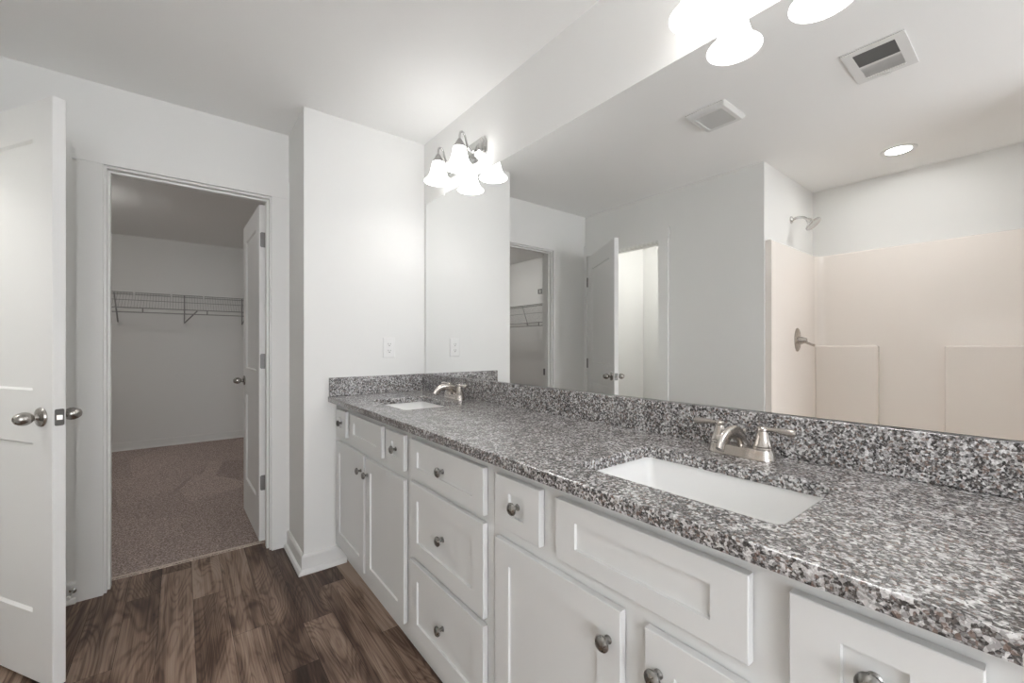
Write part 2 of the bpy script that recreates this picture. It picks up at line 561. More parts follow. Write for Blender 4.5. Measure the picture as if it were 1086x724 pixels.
# ------------------------------------------------------------------ baseboards with shoe moulding
BH = 0.097
def base_prof(t=0.014, shoe=0.016):
    return [(0, 0), (t + shoe, 0), (t + shoe, .008), (t + shoe * .6, .019), (t, .024), (t, BH - .012), (t - .003, BH - .004), (t - .007, BH), (0, BH)]
def baseboard(name, p0, p1, nrm, label, mit0=0, mit1=0):
    """along p0->p1 (xy), standing off the wall towards nrm; mit = +1 grows with thickness (outer corner), -1 shrinks"""
    p0, p1, nrm = Vector(p0), Vector(p1), Vector(nrm)
    d = (p1 - p0).normalized()
    A, B = [], []
    for o, z in base_prof():
        a = p0 + nrm * o - d * o * mit0
        b = p1 + nrm * o + d * o * mit1
        A.append((a.x, a.y, z)); B.append((b.x, b.y, z))
    m = MB().loft([A, B], True, True)
    return tag(m.build(name, M['trim']), label, 'baseboard', kind='structure')
baseboard('baseboard_recess', (XR, YE), (.717, YE), (0, -1), 'white baseboard between the jutting wall corner and the vanity', 1, 0)
baseboard('baseboard_return', (XR, YD - .018), (XR, YE), (-1, 0), 'short white baseboard beside the closet door casing', 0, 1)
baseboard('baseboard_far', (XL, YD), (-.382, YD), (0, -1), 'white baseboard left of the closet door casing, holding the door stop', -1, 0)
baseboard('baseboard_left', (XL, YSH + .03), (XL, 1.899), (1, 0), 'white baseboard beside the shower', 0, 0)
baseboard('baseboard_closet', (XCL, YCL), (XM, YCL), (0, -1), 'white baseboard along the back wall of the closet', -1, -1)

# ------------------------------------------------------------------ door casings and jambs
def casing_closet():
    e = empty('trim_1', (0.06, YD, 0), 'white flat casing and jamb around the closet doorway', 'door trim', kind='structure')
    f = YD - .018
    m = MB()
    m.box(-.382, -.291, f, YD, 0, 2.054)
    m.build('side_casing', M['trim'], e)
    MB().box(.414, XR, f, YD, 0, 2.054).build('side_casing', M['trim'], e)
    MB().box(-.395, XR, f - .003, YD, 2.054, 2.153).build('head_casing', M['trim'], e)
    j = MB()
    j.box(-.298, -.281, YD - .001, YD + WT + .001, 0, 2.06).box(.405, .423, YD - .001, YD + WT + .001, 0, 2.06).box(-.281, .405, YD - .001, YD + WT + .001, 2.043, 2.06)
    j.build('jamb', M['trim'], e)
    s = MB()
    s.box(-.281, -.270, YD + .03, YD + .075, 0, 2.043, .001, 1).box(.394, .405, YD + .03, YD + .075, 0, 2.043, .001, 1).box(-.270, .394, YD + .03, YD + .075, 2.032, 2.043, .001, 1)
    s.build('door_stop_bead', M['trim'], e)
    k = MB()
    k.box(-.282, -.2795, YD + .080, YD + .110, .915, .975, .001, 1)
    k.build('strike_plate', M['hinge'], e)
    b = MB()
    b.box(-.382, -.291, YD + WT, YD + WT + .016, 0, 2.054).box(.414, .505, YD + WT, YD + WT + .016, 0, 2.054).box(-.395, .518, YD + WT, YD + WT + .018, 2.054, 2.153)
    b.build('closet_side_casing', M['trim'], e)
casing_closet()

def casing_left():
    e = empty('trim_2', (XL, 2.38, 0), 'white flat casing and jamb around the bright doorway seen in the mirror', 'door trim', kind='structure')
    f = XL + .018
    MB().box(XL, f, 1.902, 1.990, 0, 2.054).build('side_casing', M['trim'], e)
    MB().box(XL, f, 2.768, YD, 0, 2.054).build('side_casing', M['trim'], e)
    MB().box(XL, f + .003, 1.890, YD, 2.054, 2.153).build('head_casing', M['trim'], e)
    j = MB()
    j.box(XL - WT - .001, XL + .001, 1.985, 1.998, 0, 2.062).box(XL - WT - .001, XL + .001, 2.760, 2.772, 0, 2.062).box(XL - WT - .001, XL + .001, 1.998, 2.760, 2.048, 2.062)
    j.build('jamb', M['trim'], e)
    s = MB()
    s.box(XL - .08, XL - .04, 1.998, 2.009, 0, 2.048, .001, 1).box(XL - .08, XL - .04, 2.749, 2.760, 0, 2.048, .001, 1).box(XL - .08, XL - .04, 2.009, 2.749, 2.037, 2.048, .001, 1)
    s.build('door_stop_bead', M['trim'], e)
casing_left()

# ------------------------------------------------------------------ doors
KNOB = [(0, .0), (.033, .0), (.034, .003), (.031, .008), (.020, .011), (.0125, .013), (.0105, .018), (.0105, .022), (.0145, .026), (.0195, .032), (.0225, .040),
        (.0225, .048), (.0195, .058), (.0140, .0665), (.0085, .0700), (.0075, .0700), (.006, .0680), (0, .0680)]
ROSE = KNOB[:6] + [(0, .013)]
HANDLE = [(0, .012)] + KNOB[5:]

def door(name, label, pivot, ang, wd, z0, z1, side, knob_both=True):
    """pivot = hinge corner; the slab runs from it in direction ang; its thickness grows to the left of that direction times side"""
    e = empty(name, (pivot[0], pivot[1], 0), label, 'door', kind='structure')
    d = Vector((math.cos(ang), math.sin(ang), 0))
    nrm = Vector((-math.sin(ang), math.cos(ang), 0)) * side
    P = Vector((pivot[0], pivot[1], 0))
    t = 0.035
    ht = z1 - z0
    place = lambda a, b, c: P + d * a + nrm * c + Vector((0, 0, z0 + b))
    st = .118
    recs = [(st, .255 - z0, wd - st, .848 - z0), (st, 1.032 - z0, wd - st, 1.912 - z0)]
    MB().panel(place, wd, ht, t, recs, depth=.009, slope=.007, both=True, e=.002).build('door_leaf', M['door'], e)
    kz = .942
    for s in (1, -1):
        q = place(wd - .062, kz - z0, t if s > 0 else 0)
        mat = axis_mat(q, nrm * s)
        k = MB().lathe(ROSE, mat, 36).build('door_knob', M['pewter_knob'], e, 40)
        MB().lathe(HANDLE, mat, 36).build('handle', M['pewter_knob'], k, 40)
    # latch plate on the free edge
    c = place(wd, kz - z0, t / 2)
    mat = Matrix((nrm, Vector((0, 0, 1)), d)).transposed().to_4x4(); mat.translation = c
    pl = MB()
    pl.loft([rrect(-.0125, .0125, -.0285, .0285, .005, -.001), rrect(-.0125, .0125, -.0285, .0285, .005, .0016)], True, True, mat)
    lp = pl.build('latch_plate', M['hinge'], e)
    b = MB()
    b.loft([[(-.009, -.0085, .001), (.009, -.0085, .001), (.009, .0085, .001), (-.009, .0085, .001)],
            [(-.004, -.008, .010), (.008, -.008, .003), (.008, .008, .003), (-.004, .008, .010)]], True, True, mat)
    b.build('latch_bolt', M['nickel'], lp)
    return e, place, d, nrm, t

M['pewter_knob'] = metal('antique_nickel', (0.40, 0.385, 0.365), 0.25)

# bathroom door: hinged at the far end of wall_left, swung about a third of the way in
PIV = (-0.728, 2.757)
TIP = (-0.315, 2.118)
dang = math.atan2(TIP[1] - PIV[1], TIP[0] - PIV[0])
dlen = math.hypot(TIP[0] - PIV[0], TIP[1] - PIV[1])
de, dplace, dd, dn, dt = door('door_1', 'white two-panel door standing half open at the left edge of the photo', PIV, dang, dlen, .018, 2.043, -1)
for hz in (.30, 1.02, 1.80):
    m = MB()
    m.tube([(PIV[0] + .004, PIV[1] + .006, hz - .045), (PIV[0] + .004, PIV[1] + .006, hz + .045)], .0065, 12)
    m.box(PIV[0] - .012, PIV[0] + .004, PIV[1] + .0005, PIV[1] + .0025, hz - .044, hz + .044)
    m.build('hinge', M['hinge'], de, 40)

# closet door: hinged on the right jamb, opened straight into the closet
CP = (.404, YD + WT + .012)
ce, cplace, cd, cn, ct = door('door_2', 'white two-panel closet door opened straight into the carpeted closet', CP, math.radians(91.0), .672, .014, 2.036, 1)
for hz in (.363, 1.095, 1.826):
    m = MB()
    # leaf let into the hinge edge, then the knuckle
    q = cplace(0, hz - .014, 0)
    prof = [(.0, -.045), (.024, -.045), (.030, -.039), (.030, .039), (.024, .045), (.0, .045)]
    A = [q + cn * a + Vector((0, 0, b)) - cd * .0022 for a, b in prof]
    B = [q + cn * a + Vector((0, 0, b)) + cd * .001 for a, b in prof]
    m.loft([A, B], True, True)
    m.tube([(CP[0] + .004, CP[1] - .006, hz - .045), (CP[0] + .004, CP[1] - .006, hz + .045)], .0065, 12)
    m.build('hinge', M['hinge'], ce, 40)

# rod door stop on the far baseboard
e = empty('door_stop', (-.392, YD - .014, .058), 'small metal door stop sticking out of the baseboard beside the closet casing', 'door stop')
mat = axis_mat((-.392, YD - .014, .058), (-.1, -1, -.05))
MB().lathe([(0, 0), (.013, 0), (.013, .004), (.006, .007), (.0045, .02), (.0045, .060), (0, .060)], mat, 20).build('rod', M['chrome'], e, 40)
MB().lathe([(0, .058), (.0075, .058), (.009, .064), (.008, .074), (0, .076)], mat, 20).build('rubber_tip', M['rubber'], e, 40)

# ------------------------------------------------------------------ vanity cabinets
FX, DX = .667, .648            # face frame plane, front plane of doors and drawers
BX = XM - .002
CTOP = .884
def knob_on(parent, y, z, x):
    mat = axis_mat((x, y, z), (-1, 0, 0))
    prof = [(0, 0), (.0085, 0), (.0085, .0015), (.0058, .004), (.0052, .012), (.0065, .015), (.0135, .0165), (.0158, .019), (.0155, .022), (.0115, .0262), (.006, .028), (0, .0285)]
    MB().lathe(prof, mat, 28).build('knob', M['pewter'], parent, 35)

def front(kind, parent, y0, y1, z0, z1, knob=None, rail=.0565):
    place = lambda a, b, c: Vector((FX - c - .003, y0 + a, z0 + b))
    wd, ht = y1 - y0, z1 - z0
    rz = rail if ht > .2 else .038
    rec = [(rail, rz, wd - rail, ht - rz)]
    o = MB().panel(place, wd, ht, FX - DX - .003, rec, depth=.0065, slope=.001, e=.0012).build(kind, M['cabinet'], parent)
    if knob:
        y, z = knob
        inside = y0 + rail < y < y1 - rail and z0 + rz < z < z1 - rz
        knob_on(o, y, z, DX + (.0068 if inside else .0003))
    return o

def carcass(parent, y0, y1):
    m = MB()
    # open box: sides, floor, back, and a face frame; the inside stays hollow for the sink bowls
    m.box(FX + .019, BX, y0, y0 + .015, .111, CTOP)
    m.box(FX + .019, BX, y1 - .015, y1, .111, CTOP)
    m.box(FX + .019, BX, y0 + .015, y1 - .015, .111, .126)
    m.box(BX - .006, BX, y0 + .015, y1 - .015, .126, CTOP)
    m.build('body', M['cabinet'], parent)
    MB().box(FX, FX + .019, y0, y1, .111, CTOP).build('face_frame', M['cabinet'], parent)
    MB().box(FX + .060, FX + .075, y0, y1, 0, .1105).build('toe_kick', M['cabinet'], parent)

ZD0, ZD1 = .158, .689          # tall doors
ZT0, ZT1 = .723, .855          # top row

def sink_base(label, y0, y1, mirror=False):
    e = empty('sink_base_cabinet', ((FX + BX) / 2, (y0 + y1) / 2, 0), label, 'cabinet', 'white vanity sink cabinets')
    carcass(e, y0, y1)
    return e
# far sink base
e = sink_base('white vanity cabinet under the far sink, next to the jutting wall', 1.449, YE - .002)
front('drawer_front', e, 2.177, 2.339, ZT0, ZT1, (2.258, .789))
front('false_front', e, 1.696, 2.109, ZT0, ZT1)
front('drawer_front', e, 1.474, 1.648, ZT0, ZT1, (1.561, .789))
front('door', e, 1.910, 2.339, ZD0, ZD1, (1.942, .618))
front('door', e, 1.474, 1.886, ZD0, ZD1, (1.856, .618))
# drawer bank
e = empty('drawer_cabinet', ((FX + BX) / 2, 1.187, 0), 'white vanity cabinet with three stacked drawers between the two sinks', 'cabinet')
carcass(e, .926, 1.448)
front('drawer', e, .953, 1.421, ZT0, ZT1, (1.189, .789))
front('drawer', e, .953, 1.421, .441, .702, (1.189, .572))
front('drawer', e, .953, 1.421, ZD0, .421, (1.189, .289))
# near sink base
e = sink_base('white vanity cabinet under the near sink', .004, .925)
front('drawer_front', e, .724, .897, ZT0, ZT1, (.8105, .789))
front('false_front', e, .269, .670, ZT0, ZT1)
front('drawer_front', e, .040, .217, ZT0, ZT1, (.1285, .789))
front('door', e, .496, .897, ZD0, ZD1, (.524, .623))
front('door', e, .040, .443, ZD0, ZD1, (.415, .623))
MB().box(FX - .002, FX + .019, -.045, .0035, .111, CTOP).build('filler_strip', M['cabinet'], e)
MB().box(FX + .019, BX, -.045, -.028, 0, CTOP).build('end_panel', M['cabinet'], e)

# ------------------------------------------------------------------ granite worktop with two cut-outs
CX0, CX1, CY0, CY1, CZ0, CZ1 = .625, XM - .001, -.05, YE - .001, .886, .914
SINKS = [(.722, 1.004, .252, .676), (.752, 1.034, 1.692, 2.106)]
def countertop():
    bm = bmesh.new()
    loops = [[(CX0, CY0, CZ1), (CX1, CY0, CZ1), (CX1, CY1, CZ1), (CX0, CY1, CZ1)]]
    for x0, x1, y0, y1 in SINKS:
        loops.append(rrect(x0, x1, y0, y1, .018, CZ1, 5))
    edges = []
    for l in loops:
        vs = [bm.verts.new(p) for p in l]
        for i in range(len(vs)):
            edges.append(bm.edges.new((vs[i], vs[(i + 1) % len(vs)])))
    bmesh.ops.triangle_fill(bm, edges=edges, use_beauty=True)
    # drop any triangle that fell inside a hole
    kill = []
    for f in bm.faces:
        c = f.calc_center_median()
        if any(x0 + .002 < c.x < x1 - .002 and y0 + .002 < c.y < y1 - .002 for x0, x1, y0, y1 in SINKS):
            kill.append(f)
    if kill:
        bmesh.ops.delete(bm, geom=kill, context='FACES_ONLY')
    r = bmesh.ops.extrude_face_region(bm, geom=bm.faces[:])
    for v in [g for g in r['geom'] if isinstance(g, bmesh.types.BMVert)]:
        v.co.z = CZ0
    bmesh.ops.recalc_face_normals(bm, faces=bm.faces[:])
    ed = [e for e in bm.edges if len(e.link_faces) == 2 and abs(e.verts[0].co.z - CZ1) < 1e-5 and abs(e.verts[1].co.z - CZ1) < 1e-5 and e.calc_face_angle(0) > 1.0]
    bmesh.ops.bevel(bm, geom=ed, offset=.003, segments=2, affect='EDGES', profile=.5)
    m = MB(); m.bm.free(); m.bm = bm
    return tag(m.build('countertop', M['granite']), 'long speckled grey granite worktop along the vanity', 'countertop')
countertop()
m = MB().box(XM - .021, XM - .001, CY0, YE - .001, CZ1 + .0005, 1.015, .0015, 1)
tag(m.build('backsplash', M['granite']), 'long low granite backsplash under the mirror', 'backsplash')
m = MB().box(CX0 + .004, XM - .022, YE - .0205, YE - .001, CZ1 + .0005, 1.015, .0015, 1)
tag(m.build('side_splash', M['granite']), 'short granite splash on the jutting wall behind the far sink', 'backsplash')

def sink(label, x0, x1, y0, y1):
    e = empty('undermount_sink', ((x0 + x1) / 2, (y0 + y1) / 2, .75), label, 'sink', 'white undermount sinks')
    o = .006
    loops = []
    # outside skin up to the flange, then over the rim and down the bowl
    X0, X1, Y0, Y1 = x0 - o, x1 + o, y0 - o, y1 + o
    def L(ins, z, r):
        return rrect(X0 + ins, X1 - ins, Y0 + ins * 1.15, Y1 - ins * 1.15, r, z, 6)
    loops += [L(.040, .722, .04), L(.012, .760, .035), L(-.008, .868, .03), L(-.022, .874, .03), L(-.022, .8855, .03), L(0, .8855, .024)]
    loops += [L(.002, .882, .022), L(.012, .835, .022), L(.028, .775, .022), L(.036, .752, .024), L(.050, .739, .03), L(.115, .733, .024)]
    MB().loft(loops, True, True).build('basin', M['porcelain'], e, 50)
    c = ((x0 + x1) / 2, (y0 + y1) / 2)
    mat = Matrix.Translation((c[0], c[1], .7335))
    MB().lathe([(0, 0), (.022, 0), (.022, .002), (.020, .0035), (.016, .003), (.015, .001), (0, .001)], mat, 28).build('drain', M['nickel'], e, 40)
sink('white rectangular undermount sink set in the near half of the worktop', *SINKS[0])
sink('white rectangular undermount sink set in the far half of the worktop', *SINKS[1])

# ------------------------------------------------------------------ faucets
def faucet(label, cy, cx=1.105):
    z0 = CZ1 + .0003
    e = empty('bathroom_faucet', (cx, cy, z0), label, 'faucet', 'brushed nickel faucets')
    b = MB()
    hy = .0515
    def stad(hw, r, z, n=14):
        out = []
        for s, a0 in ((1, 0), (-1, 180)):
            for i in range(n + 1):
                a = math.radians(a0 + 180 * i / n)
                out.append((cx + r * math.cos(a), cy + s * hw + r * math.sin(a), z0 + z))
        return out
    b.loft([stad(hy, .0275, 0), stad(hy, .0275, .005), stad(hy, .0255, .008), stad(hy, .0248, .018), stad(hy, .0225, .0245), stad(hy, .018, .026)], True, True)
    b.build('base', M['nickel'], e, 35)
    # arched spout, wide and flattened, from the middle of the base out over the bowl
    pts = smooth_path([(cx + .012, cy, z0 + .016), (cx + .009, cy, z0 + .032), (cx - .004, cy, z0 + .050), (cx - .030, cy, z0 + .0615), (cx - .064, cy, z0 + .0635), (cx - .094, cy, z0 + .0525), (cx - .109, cy, z0 + .030)], 5)
    k = len(pts) - 1
    rad = [(.0180 - .0030 * (i / k) + .004 * max(0, 1 - i / 6), .0088 - .0008 * (i / k) + .006 * max(0, 1 - i / 6)) for i in range(k + 1)]
    MB().tube(pts, rad, 18, up=(0, 1, 0)).build('spout', M['nickel'], e, 50)
    tip, tan = pts[-1], (pts[-1] - pts[-2]).normalized()
    # pop-up rod behind the spout
    MB().lathe([(0, 0), (.0025, 0), (.0025, .03), (.005, .032), (.005, .040), (0, .041)], Matrix.Translation((cx + .022, cy, z0 + .025)), 14).build('lift_rod', M['nickel'], e, 40)
    for s in (1, -1):
        hub = (cx, cy + s * hy, z0 + .0245)
        prof = [(0, 0), (.0225, 0), (.0228, .004), (.0215, .006), (.0222, .009), (.0200, .012), (.0165, .024), (.0125, .038), (.0112, .044), (.0128, .046), (.0128, .051), (.010, .054), (.004, .0555), (0, .0555)]
        h = MB().lathe(prof, Matrix.Translation(hub), 28).build('handle', M['nickel'], e, 35)
        zz = hub[2] + .0485
        pts = [(cx, cy + s * (hy + .006), zz), (cx, cy + s * (hy + .018), zz + .001), (cx, cy + s * (hy + .034), zz + .001), (cx, cy + s * (hy + .056), zz - .0005), (cx, cy + s * (hy + .066), zz - .001), (cx, cy + s * (hy + .070), zz - .001)]
        MB().tube(pts, [(.0060, .0055), (.0052, .0050), (.0075, .0068), (.0108, .0092), (.0102, .0088), (.0055, .005)], 14).build('lever', M['nickel'], h, 40)
faucet('brushed nickel two-handle faucet at the near sink', .477)
faucet('brushed nickel two-handle faucet at the far sink', 1.899, 1.112)

# ------------------------------------------------------------------ mirror
M['backing'] = paint('mirror_backing', (0.06, 0.06, 0.06), 0.5, 0.0)
e = empty('vanity_mirror', (XM, 1.2, 1.54), 'long frameless wall mirror above the granite backsplash', 'mirror')
MB().box(XM - .0055, XM - .0022, -.0185, 2.3705, 1.0175, 2.0585).build('glass', M['mirror'], e)
MB().box(XM - .0022, XM - .0005, -.021, 2.3730, 1.0160, 2.0610).build('backing', M['backing'], e)
for y in (2.146, .30):
    MB().box(XM - .0085, XM - .0005, y - .010, y + .010, 2.050, 2.074, .002, 2).build('clip', M['plastic'], e)

# ------------------------------------------------------------------ vanity lights: back plate, two arms, two bell shades
def vanity_light(label, cy):
    e = empty('vanity_light', (XM, cy, 2.18), label, 'light fixture', 'two-shade vanity lights')
    # stepped plate with clipped ends
    b = MB()
    def ends(hl, hh, x):
        k = hh * .55
        return [(x, cy - hl, 2.18 - hh + k), (x, cy - hl + k * .8, 2.18 - hh), (x, cy + hl - k * .8, 2.18 - hh), (x, cy + hl, 2.18 - hh + k),
                (x, cy + hl, 2.18 + hh - k), (x, cy + hl - k * .8, 2.18 + hh), (x, cy - hl + k * .8, 2.18 + hh), (x, cy - hl, 2.18 + hh - k)]
    b.loft([ends(.195, .056, XM - .0005), ends(.195, .056, XM - .006), ends(.186, .047, XM - .010), ends(.186, .047, XM - .014), ends(.176, .036, XM - .019),
            ends(.176, .036, XM - .022), ends(.166, .024, XM - .028), ends(.160, .018, XM - .030)], True, True)
    b.build('back_plate', M['chrome_light'], e, 25)
    for s in (1, -1):
        y = cy + s * .110
        sx = 1.086
        pts = smooth_path([(XM - .026, y, 2.176), (XM - .040, y, 2.172), (XM - .056, y, 2.180), (XM - .068, y, 2.208), (XM - .079, y, 2.240), (XM - .093, y, 2.253), (sx + .003, y, 2.244), (sx, y, 2.222), (sx, y, 2.205)], 6)
        a = MB().tube(pts, .0052, 12, up=(0, 1, 0)).build('arm', M['chrome_light'], e, 60)
        MB().lathe([(0, .0), (.012, .0), (.010, .005), (.006, .008), (0, .008)], axis_mat((XM - .028, y, 2.176), (-1, 0, 0)), 20).build('collar', M['chrome_light'], a, 40)
        c = MB()
        c.lathe([(0, 2.214), (.009, 2.213), (.013, 2.206), (.022, 2.190), (.031, 2.176), (.033, 2.171), (.031, 2.169), (.026, 2.172), (0, 2.172)], Matrix.Translation((sx, y, 0)), 28)
        c.build('socket_cup', M['pewter_cup'], e, 35)
        out = [(.030, 2.176), (.0315, 2.168), (.035, 2.150), (.040, 2.128), (.0455, 2.108), (.052, 2.094), (.061, 2.082), (.071, 2.073), (.074, 2.069)]
        prof = out + [(r - .004, z - .0005) for r, z in reversed(out)]
        MB().lathe(prof, Matrix.Translation((sx, y, 0)), 40, closed=True).build('glass_shade', M['shade'], e, 40)
        bulb = [(0, 2.085), (.012, 2.087), (.022, 2.094), (.027, 2.105), (.026, 2.118), (.020, 2.134), (.013, 2.150), (.012, 2.170), (0, 2.171)]
        MB().lathe(bulb, Matrix.Translation((sx, y, 0)), 24).build('bulb', M['bulb'], e, 60)
M['chrome_light'] = metal('polished_nickel', (0.60, 0.595, 0.585), 0.16)
M['pewter_cup'] = metal('satin_nickel_cup', (0.42, 0.41, 0.40), 0.35)
vanity_light('nickel vanity light with two lit glass bell shades above the far sink', 1.912)
vanity_light('nickel vanity light with two lit glass shades above the near sink, at the top edge', .466)

# ------------------------------------------------------------------ outlet on the jutting wall
e = empty('wall_outlet', (.966, YE, 1.177), 'white electrical outlet on the wall above the granite side splash', 'outlet')
oc = (.966, 1.177)
m = MB()
m.loft([[(oc[0] + x, y, oc[1] + z) for x, y, z in
         ((-hw, YE - d, -hh), (hw, YE - d, -hh), (hw, YE - d, hh), (-hw, YE - d, hh))] for hw, hh, d in ((.0365, .060, .0003), (.0365, .060, .003), (.033, .0565, .006))], True, True)
m.build('cover_plate', M['plastic'], e)
for s in (1, -1):
    cz = oc[1] + s * .0195
    r = MB()
    r.loft([[(oc[0] + p[0], YE - .005, cz + p[1]) for p in rrect(-.0165, .0165, -.0135, .0135, .009, 0)], [(oc[0] + p[0], YE - .0085, cz + p[1]) for p in rrect(-.0165, .0165, -.0135, .0135, .009, 0)]], True, True)
    ro = r.build('receptacle', M['plastic'], e)
    sl = MB()
    sl.box(oc[0] - .0075, oc[0] - .0055, YE - .0089, YE - .0084, cz - .002, cz + .007).box(oc[0] + .0055, oc[0] + .0075, YE - .0089, YE - .0084, cz - .001, cz + .006)
    sl.lathe([(0, 0), (.0028, 0), (.0028, .0005), (0, .0005)], axis_mat((oc[0], YE - .0084, cz - .0075), (0, -1, 0)), 14)
    sl.build('slots', M['dark'], ro)
MB().lathe([(0, 0), (.003, 0), (.002, .001), (0, .0012)], axis_mat((oc[0], YE - .006, oc[1]), (0, -1, 0)), 14).build('screw', M['plastic'], e)

# ------------------------------------------------------------------ ceiling fittings
def fan_grille():
    x0, x1, y0, y1 = -.037, .215, 1.012, 1.228
    e = empty('exhaust_fan_grille', ((x0 + x1) / 2, (y0 + y1) / 2, H), 'plain white exhaust fan cover on the ceiling, seen in the mirror', 'vent')
    m = MB()
    m.loft([rrect(x0, x1, y0, y1, .012, H - .0005), rrect(x0, x1, y0, y1, .012, H - .008), rrect(x0 + .014, x1 - .014, y0 + .014, y1 - .014, .010, H - .020),
            rrect(x0 + .040, x1 - .040, y0 + .034, y1 - .034, .006, H - .021), rrect(x0 + .042, x1 - .042, y0 + .036, y1 - .036, .006, H - .016)], True, True)
    m.build('cover', M['vent'], e)
    s = MB()
    n = 20
    for i in range(n):
        x = x0 + .046 + (x1 - x0 - .092) * i / (n - 1)
        s.box(x - .0022, x + .0022, y0 + .037, y1 - .037, H - .0195, H - .0155)
    s.build('slats', M['grille'], e)
fan_grille()

def register():
    x0, x1, y0, y1 = -.168, .131, .350, .557
    e = empty('ceiling_register', ((x0 + x1) / 2, (y0 + y1) / 2, H), 'white air register with one dark louver bank on the ceiling, seen in the mirror', 'vent')
    m = MB()
    bx = [(-.014, .098), (-.136, -.030)]
    by = (.385, .523)
    # frame as strips around the two louver openings
    for a0, a1, b0, b1 in ((x0, bx[1][0], y0, y1), (bx[1][1], bx[0][0], y0, y1), (bx[0][1], x1, y0, y1), (bx[1][0], bx[1][1], y0, by[0]), (bx[1][0], bx[1][1], by[1], y1),
                           (bx[0][0], bx[0][1], y0, by[0]), (bx[0][0], bx[0][1], by[1], y1)):
        m.box(a0, a1, b0, b1, H - .007, H - .0005)
    m.build('frame', M['vent'], e)
    for k, (a0, a1) in enumerate(bx):
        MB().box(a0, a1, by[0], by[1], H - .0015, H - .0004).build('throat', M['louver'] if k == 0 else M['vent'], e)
        s = MB()
        n = 13
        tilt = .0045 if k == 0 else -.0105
        for i in range(n):
            x = a0 + (a1 - a0) * (i + .5) / n
            pts = [(x - tilt - .0005, H - .007), (x - tilt + .0005, H - .007), (x + tilt + .0005, H - .0016), (x + tilt - .0005, H - .0016)]
            s.prism(pts, 'y', by[0], by[1])
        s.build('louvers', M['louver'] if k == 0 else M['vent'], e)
    MB().box(-.158, -.148, .440, .468, H - .016, H - .006, .001, 1).build('damper_lever', M['grille'], e)
register()

def downlight():
    cx, cy = -1.235, .592
    e = empty('recessed_downlight', (cx, cy, H), 'round recessed downlight lit over the shower, seen in the mirror', 'light fixture')
    MB().lathe([(.090, H - .0005), (.090, H - .004), (.084, H - .007), (.064, H - .004), (.062, H - .0008)], Matrix.Translation((cx, cy, 0)), 48).build('trim_ring', M['plastic'], e, 40)
    MB().lathe([(0, H - .0042), (.040, H - .0040), (.0625, H - .0030), (.0625, H - .001), (0, H - .001)], Matrix.Translation((cx, cy, 0)), 48).build('lens', M['down'], e, 40)
downlight()

def added_lamp(cx, cy, label, mat, r=.15):  # out-of-view lamps, added to brighten the two side rooms
    e = empty('added_ceiling_light', (cx, cy, H), label, 'light fixture')
    MB().lathe([(0, H - .0005), (r + .012, H - .0005), (r + .012, H - .020), (r, H - .024), (0, H - .024)], Matrix.Translation((cx, cy, 0)), 40).build('pan', M['nickel'], e, 40)
    MB().lathe([(r, H - .0245), (r * .97, H - .045), (r * .80, H - .070), (r * .45, H - .088), (0, H - .094)], Matrix.Translation((cx, cy, 0)), 40).build('dome', mat, e, 60)
added_lamp(-1.28, 2.05, 'unseen domed ceiling lamp added to light the small room beyond the left doorway', M['added_wclamp'], .14)
added_lamp(-.78, 4.75, 'unseen domed ceiling lamp added to light the closet', M['added_closetlamp'], .14)

